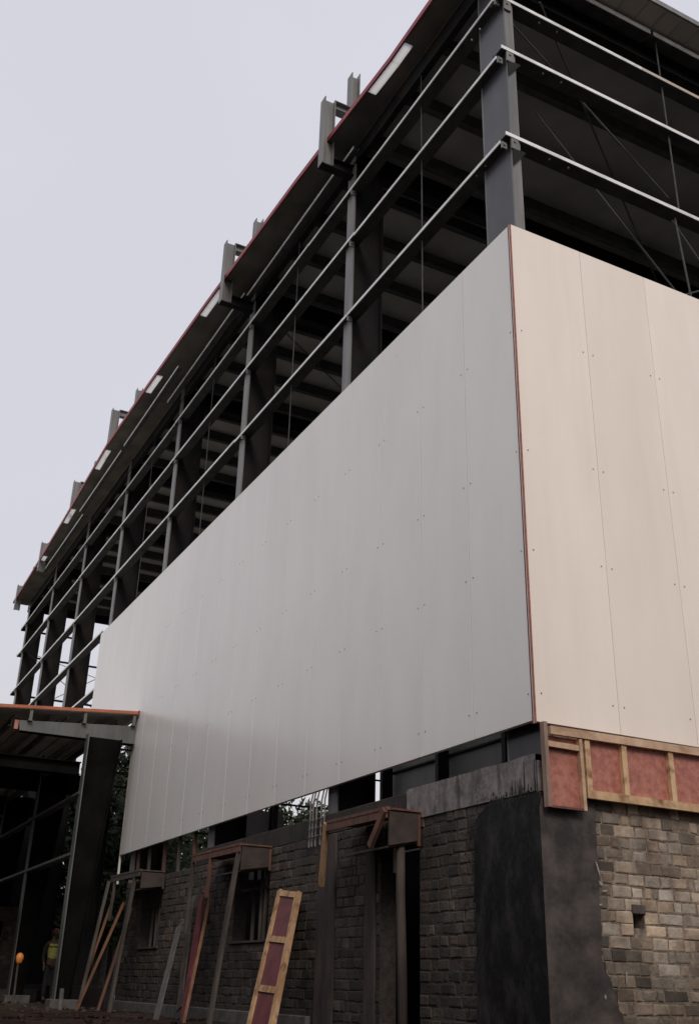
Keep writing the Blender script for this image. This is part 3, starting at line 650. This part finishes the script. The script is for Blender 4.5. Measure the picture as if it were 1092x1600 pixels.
# tie beam
a = MB(); a.box(-9, -1.06, AY+.2, AY+.23, 3.77, 3.98); a.box(-9, -1.06, AY+.1, AY+.33, 3.745, 3.769); a.box(-9, -1.06, AY+.1, AY+.33, 3.9805, 4.0); obj('tie_beam', a, M['annex_dark'], AX, at=(-3, AY, 3.8))
# columns
AC = [AY+i*BAY*.99 for i in range(5)]
for i, y in enumerate(AC):
    a = MB(); a.box(-1.04, -1.015, y-.12, y+.12, G0+.12, 4.85 if i else 4.55)
    c = obj('column', a, M['annex_steel'], AX, at=(-1, y, G0))
    a = MB(); xt, xb = -.36, -.76; a.prism([(-1.0145, G0+.12), (xb, G0+.12), (xt, 4.5), (-1.0145, 4.5)], lambda p, s: (p[0], y-.02*s, p[1])); a.prism([(xb+.0005, G0+.12), (xb+.025, G0+.12), (xt+.025, 4.5), (xt+.0005, 4.5)], lambda p, s: (p[0], y-.12+.24*s, p[1])); obj('column_web', a, M['annex_dark'], c)
    a = MB(); a.box(-1.12, -.58, y-.2, y+.2, G0-.2, G0+.12, ch=.01); obj('pedestal', a, M['plinth'], c)
    for xx in (-5.5, -9):
        a = MB(); a.box(xx, xx+.3, y-.1, y+.1, G0, rz(xx)-.12); obj('column', a, M['annex_dark'], AX, at=(xx, y, G0))
    if i: a = MB(); a.box(-9, -.05, y-.02, y+.02, 4.0, 4.5-.02); obj('tie_beam', a, M['annex_dark'], AX, at=(-3, y, 3.8))
# purlins and side girts
for x in (-.35, -1.6, -2.5, -3.4, -4.3, -5.2):
    a = MB(); a.box(x, x+.012, AY+.4, 31, rz(x)-.30, rz(x)-.12); a.box(x-.05, x-.0005, AY+.4, 31, rz(x)-.30, rz(x)-.287); obj('purlin', a, M['annex_steel'], AX, at=(x, 20, 4.7))
for z, y1 in ((2.2, AY-.02), (3.36, AY-.02), (4.36, AY+3.7)):
    a = MB(); a.box(-1.065, -1.053, y1, 31, z, z+.05); a.box(-1.0525, -.9, y1, 31, z-.004, z+.008); obj('girt', a, M['galv'] if z < 0 else M['annex_steel'], AX, at=(-1, 20, z))
a = MB(); a.tube([(-.9, AY+.5, 4.2), (-.05, AY+1.6, 4.75)], .035, 6); obj('brace_rod', a, M['annex_steel'], AX, at=(-.5, AY, 4.4))
a = MB(); a.beam((-1.0, AY+.3, 3.9), (-.03, AY+.3, 3.9), .08, .05, (0, 1, 0)); obj('brace_rod', a, M['annex_dark'], AX, at=(-.5, AY, 4))
a = MB(); a.tube([(-1.13, AY-1.1, G0-.05), (-1.12, AY-1.0, G0+.30)], .04, 8)
tag(obj('pipe_stub', a, M['plinth'], at=(-1.13, AY-1.1, G0)), 'short pale pipe stub in the mud by the annex column', 'pipe')

# ------------------------------------------------------------------ stone outbuilding wall behind the annex
OW = thing('stone_outbuilding', (-2.5, 20, G0), 'low stone outbuilding wall with a window seen inside the annex', 'wall')
ho = [(-1.18, -.92, .1, 1.25)]
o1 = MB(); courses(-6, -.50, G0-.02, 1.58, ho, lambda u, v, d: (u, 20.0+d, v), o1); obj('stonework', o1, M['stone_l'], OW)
o1 = MB(); holed(-6, -.5, G0-.1, 1.58, ho, lambda a, b, c, d: o1.box(a, b, 20.014, 20.2, c, d)); obj('mortar_backing', o1, M['mortar_l'], OW)
a = MB(); a.box(-6, .3, 19.85, 20.0, G0-.1, G0+.22, ch=.01); obj('plinth', a, M['plinth'], OW)

# ------------------------------------------------------------------ orange ball on a stake
MK = thing('marker_stake', (-1.43, 15, G0), 'grey stake with an orange ball on its top near the outbuilding', 'marker')
a = MB(); a.tube([(-1.42, 15, G0-.05), (-1.44, 15, .32)], .02, 7); obj('stake', a, M['wood_g'], MK)
bm = bmesh.new(); bmesh.ops.create_icosphere(bm, subdivisions=3, radius=.08)
for v in bm.verts: v.co = Vector((v.co.x*.95, v.co.y*.95, v.co.z*1.18+(-.02 if v.co.z < -.05 else 0)))+Vector((-1.42, 15, .37))
a = MB(); a.bm(bm); obj('ball', a, M['ball'], MK, smooth=True)

# ------------------------------------------------------------------ person in a yellow vest
def skinned(name, joints, edges, radii, m, parent, sub=2):
    me = bpy.data.meshes.new(name); base = wloc(parent)
    me.from_pydata([Vector(j)*U-base for j in joints], edges, []); o = bpy.data.objects.new(name, me); C.objects.link(o); o.parent = parent
    o.modifiers.new('skin', 'SKIN'); sv = me.skin_vertices[0].data
    for i, r in enumerate(radii): sv[i].radius = (r*U, r*U)
    sv[0].use_root = True
    s_ = o.modifiers.new('sub', 'SUBSURF'); s_.levels = s_.render_levels = sub
    dg = bpy.context.evaluated_depsgraph_get(); me2 = bpy.data.meshes.new_from_object(o.evaluated_get(dg)); me2.materials.clear(); me2.materials.append(m)
    for p in me2.polygons: p.use_smooth = True
    o.modifiers.clear(); o.data = me2; return o
px, py = -.12, 18.0
PR = thing('person', (px, py, G0), 'person in yellow vest and dark trousers standing inside the annex', 'person')
J = [(0,0,.78),(0,0,.95),(0,0,1.12),(0,0,1.22),(0,.0,1.29),(0,-.015,1.38),
     (-.07,0,.74),(-.08,-.01,.42),(-.085,.01,.06),(-.085,-.10,.03),(.07,0,.74),(.085,0,.42),(.09,.01,.06),(.09,-.10,.03),
     (-.16,0,1.16),(-.20,.01,.92),(-.18,-.08,.74),(-.18,-.10,.68),(.16,0,1.16),(.20,.01,.92),(.18,-.08,.74),(.18,-.10,.68)]
E_ = [(0,1),(1,2),(2,3),(3,4),(4,5),(0,6),(6,7),(7,8),(8,9),(0,10),(10,11),(11,12),(12,13),(3,14),(14,15),(15,16),(16,17),(3,18),(18,19),(19,20),(20,21)]
RD = [.105,.10,.12,.085,.045,.072,.07,.05,.035,.03,.07,.05,.035,.03,.05,.035,.024,.022,.05,.035,.024,.022]
for s_, w0 in ((-1, 17), (1, 21)):
    for k in range(5):
        i = len(J); base = J[w0]
        dx = (-.018+.012*k)
        if k == 4: J += [(base[0]-s_*.03, base[1]-.02, base[2]-.0)]; E_ += [(w0, i)]; RD += [.008]
        else: J += [(base[0]+dx*.6, base[1]-.012, base[2]-.04-(.006 if k in (1, 2) else 0)), (base[0]+dx*.7, base[1]-.03, base[2]-.065)]; E_ += [(w0, i), (i, i+1)]; RD += [.008, .007]
body = skinned('body', [(px+a, py+b, G0+c) for a, b, c in J], E_, RD, M['skin'], PR)
skinned('trousers', [(px+a, py+b, G0+c) for a, b, c in [(0,0,.82),(-.07,0,.72),(-.08,-.01,.42),(-.085,.01,.08),(.07,0,.72),(.085,0,.42),(.09,.01,.08)]], [(0,1),(1,2),(2,3),(0,4),(4,5),(5,6)], [.112,.082,.062,.052,.082,.062,.052], M['cloth'], PR)
skinned('sleeves', [(px+a, py+b, G0+c) for a, b, c in [(0,0,1.19),(-.16,0,1.165),(-.20,.01,.92),(-.185,-.06,.78),(.16,0,1.165),(.20,.01,.92),(.185,-.06,.78)]], [(0,1),(1,2),(2,3),(0,4),(4,5),(5,6)], [.07,.058,.045,.034,.058,.045,.034], M['cloth'], PR)
skinned('safety_vest', [(px+a, py+b, G0+c) for a, b, c in [(0,0,.82),(0,0,.98),(0,0,1.12),(0,0,1.19),(-.1,0,1.18),(.1,0,1.18)]], [(0,1),(1,2),(2,3),(3,4),(3,5)], [.125,.122,.13,.09,.062,.062], M['vest'], PR)
bm = bmesh.new(); bmesh.ops.create_uvsphere(bm, u_segments=16, v_segments=8, radius=.092)
for v in bm.verts:
    if v.co.z < 0: v.co.z *= .12; v.co.x *= 1.15; v.co.y *= 1.25
    v.co += Vector((px, py-.015, G0+1.42))
a = MB(); a.bm(bm); obj('helmet', a, M['helmet'], PR, smooth=True)
a = MB()
for sx in (-1, 1): a.tube([(px+sx*.026, py-.083, G0+1.385), (px+sx*.026, py-.09, G0+1.385)], .008, 6)
a.tube([(px, py-.085, G0+1.385), (px, py-.105, G0+1.355)], [.006, .012], 6); a.tube([(px-.022, py-.083, G0+1.33), (px+.022, py-.083, G0+1.33)], .005, 5)
for sx in (-1, 1): a.tube([(px+sx*.07, py-.015, G0+1.36), (px+sx*.083, py-.01, G0+1.375)], .016, 6)
obj('face', a, M['skin'], PR)

# ------------------------------------------------------------------ trees beyond
def tree(x, y, h, r, label, seed, n=5200, dens=1.0):
    random.seed(seed); z0 = G0-.05
    t = thing('tree', (x, y, z0), label, 'tree', 'trees beyond the site')
    a = MB(); a.tube([(x, y, z0), (x+.1, y, z0+h*.3), (x+.05, y+.1, z0+h*.6), (x+.2, y, z0+h*.85)], [.3, .22, .15, .05], 8, .08)
    cl = []
    for k in range(16):
        an = random.uniform(0, 6.28); hh = random.uniform(.28, .9); rr = r*random.uniform(.35, .85)*(1.15-abs(hh-.5))
        p = Vector((x+math.cos(an)*rr, y+math.sin(an)*rr, z0+h*hh)); a.tube([(x+.07, y, z0+h*hh*.7), tuple((Vector((x, y, z0+h*hh*.85))+p)/2), tuple(p)], [.09, .06, .03], 5)
        cl.append((p, r*random.uniform(.22, .42)))
    for k in range(6): cl.append((Vector((x+random.uniform(-.3, .3)*r, y, z0+h*random.uniform(.5, .95))), r*.35))
    obj('trunk', a, M['bark'], t)
    c = MB()
    for i in range(n):
        p, q = random.choice(cl); d = Vector((random.gauss(0, 1), random.gauss(0, 1), random.gauss(0, .8))).normalized()*q*random.random()**.4
        o = p+d; s_ = random.uniform(.13, .26); e1 = Vector((random.gauss(0, 1), random.gauss(0, 1), random.gauss(0, 1))).normalized(); e2 = e1.orthogonal().normalized()
        c.add([o-e1*s_, o-e2*s_*.5, o+e1*s_, o+e2*s_*.5], [(0, 1, 2, 3)])
    obj('crown', c, M['leaf'], t)
TL = [(-6, 42, 9.2, 3.6), (-1.5, 40, 9.4, 3.4), (3, 44, 11.0, 3.8), (7.5, 41, 10.9, 3.7), (11.5, 46, 11.4, 4.0), (16, 44, 9.6, 3.8), (21, 47, 9.6, 4.0), (26, 45, 9.0, 3.8), (-10, 46, 9, 3.8), (1, 36, 7.6, 3.2), (6, 37, 8.2, 3.4)]
TN = ['leftmost tree behind the annex roof', 'tree standing behind the annex columns', 'taller tree seen through the gap beside the panels', 'tree behind the far end of the frame', 'broad tree seen under the panels', 'tree beyond the far gable, right of the broad one', 'large tree beyond the rear corner of the frame', 'tree farthest right beyond the frame', 'tree left of all others beyond the annex', 'low bushy tree inside the annex view', 'low bushy tree behind the frame end']
for i, (a_, b_, h_, r_) in enumerate(TL): tree(a_, b_, h_, r_, TN[i], 100+i)
random.seed(5)
# ------------------------------------------------------------------ neighbouring building opposite the long wall (outside the picture, mirrored in the panels)
NBG = thing('neighbour_building', (-13, 12, G0), 'plain neighbouring store building opposite the long white wall', 'building')
a = MB(); a.box(-17, -9.6, -9, 26, G0-1.3, 5.2); obj('wall', a, M['neigh'], NBG)
a = MB(); a.box(-17.4, -9.3, -9.4, 26.4, 5.21, 5.35); obj('roof', a, M['roof_u'], NBG)
for i in range(9):
    a = MB(); a.box(-9.59, -9.55, -7+i*3.6, -5.2+i*3.6, 1.6, 2.9); obj('window', a, M['neigh_w'], NBG, at=(-9.6, -7+i*3.6, 1))
NB2 = thing('neighbour_building', (4, -18, G0-1), 'plain dark building added out of view to shade the cream gable', 'building')  # unseen building added to hold sky light off the lower gable
a = MB(); a.box(-8, 16, -22, -16, G0-1.3, 6.2); obj('wall', a, M['neigh'], NB2)
a = MB(); a.box(-8.4, 16.4, -22.4, -15.6, 6.21, 6.4); obj('roof', a, M['roof_u'], NB2)
BLK = thing('gable_light_blocker', (5, -3.4, G0-.9), 'added out-of-view container standing in front of the gable wall', 'blocker')  # unseen block added to keep light off the lower gable wall
a = MB(); a.box(.4, 11, -4.3, -2.2, G0-1.2, 1.5)
for i in range(34): a.box(.5+i*.31, .66+i*.31, -2.2005, -2.16, G0-1.1, 1.4)
obj('body', a, M['gable_blocker'], BLK)
a = MB(); a.box(.36, .3995, -4.2, -3.26, G0-1.1, 1.4); a.box(.36, .3995, -3.24, -2.3, G0-1.1, 1.4); obj('door', a, M['gable_blocker'], BLK)  # end plates of the added blocker
BW = MB(); BW.box(-40, 60, 52, 52.3, G0-.3, 2.6)
for i in range(33): BW.box(-40+i*3.05, -39.7+i*3.05, 51.9, 51.9995, G0-.3, 2.7)
tag(obj('boundary_wall', BW, M['ring_d'], at=(0, 52, G0)), 'long dark boundary wall beyond the trees at the back of the site', 'wall')
# loose rubble and offcuts along the foot of the wall
rb = MB(); random.seed(31)
for i in range(300):
    x = -random.uniform(.08, 3.2); y = random.uniform(4, 19); r_ = random.choice((.015, .02, .03, .04, .055))*random.uniform(.7, 1.2)
    bm = bmesh.new(); bmesh.ops.create_icosphere(bm, subdivisions=1, radius=r_); z0 = gz(x, y)
    for v in bm.verts: v.co = Vector((x+v.co.x*random.uniform(.7, 1.3), y+v.co.y*random.uniform(.7, 1.3), z0+r_*.25+v.co.z*random.uniform(.4, .8)))
    rb.bm(bm)
tag(obj('rubble', rb, M['mud'], at=(-1, 10, G0)), 'loose stones and rubble scattered on the mud', 'rubble', kind='stuff')
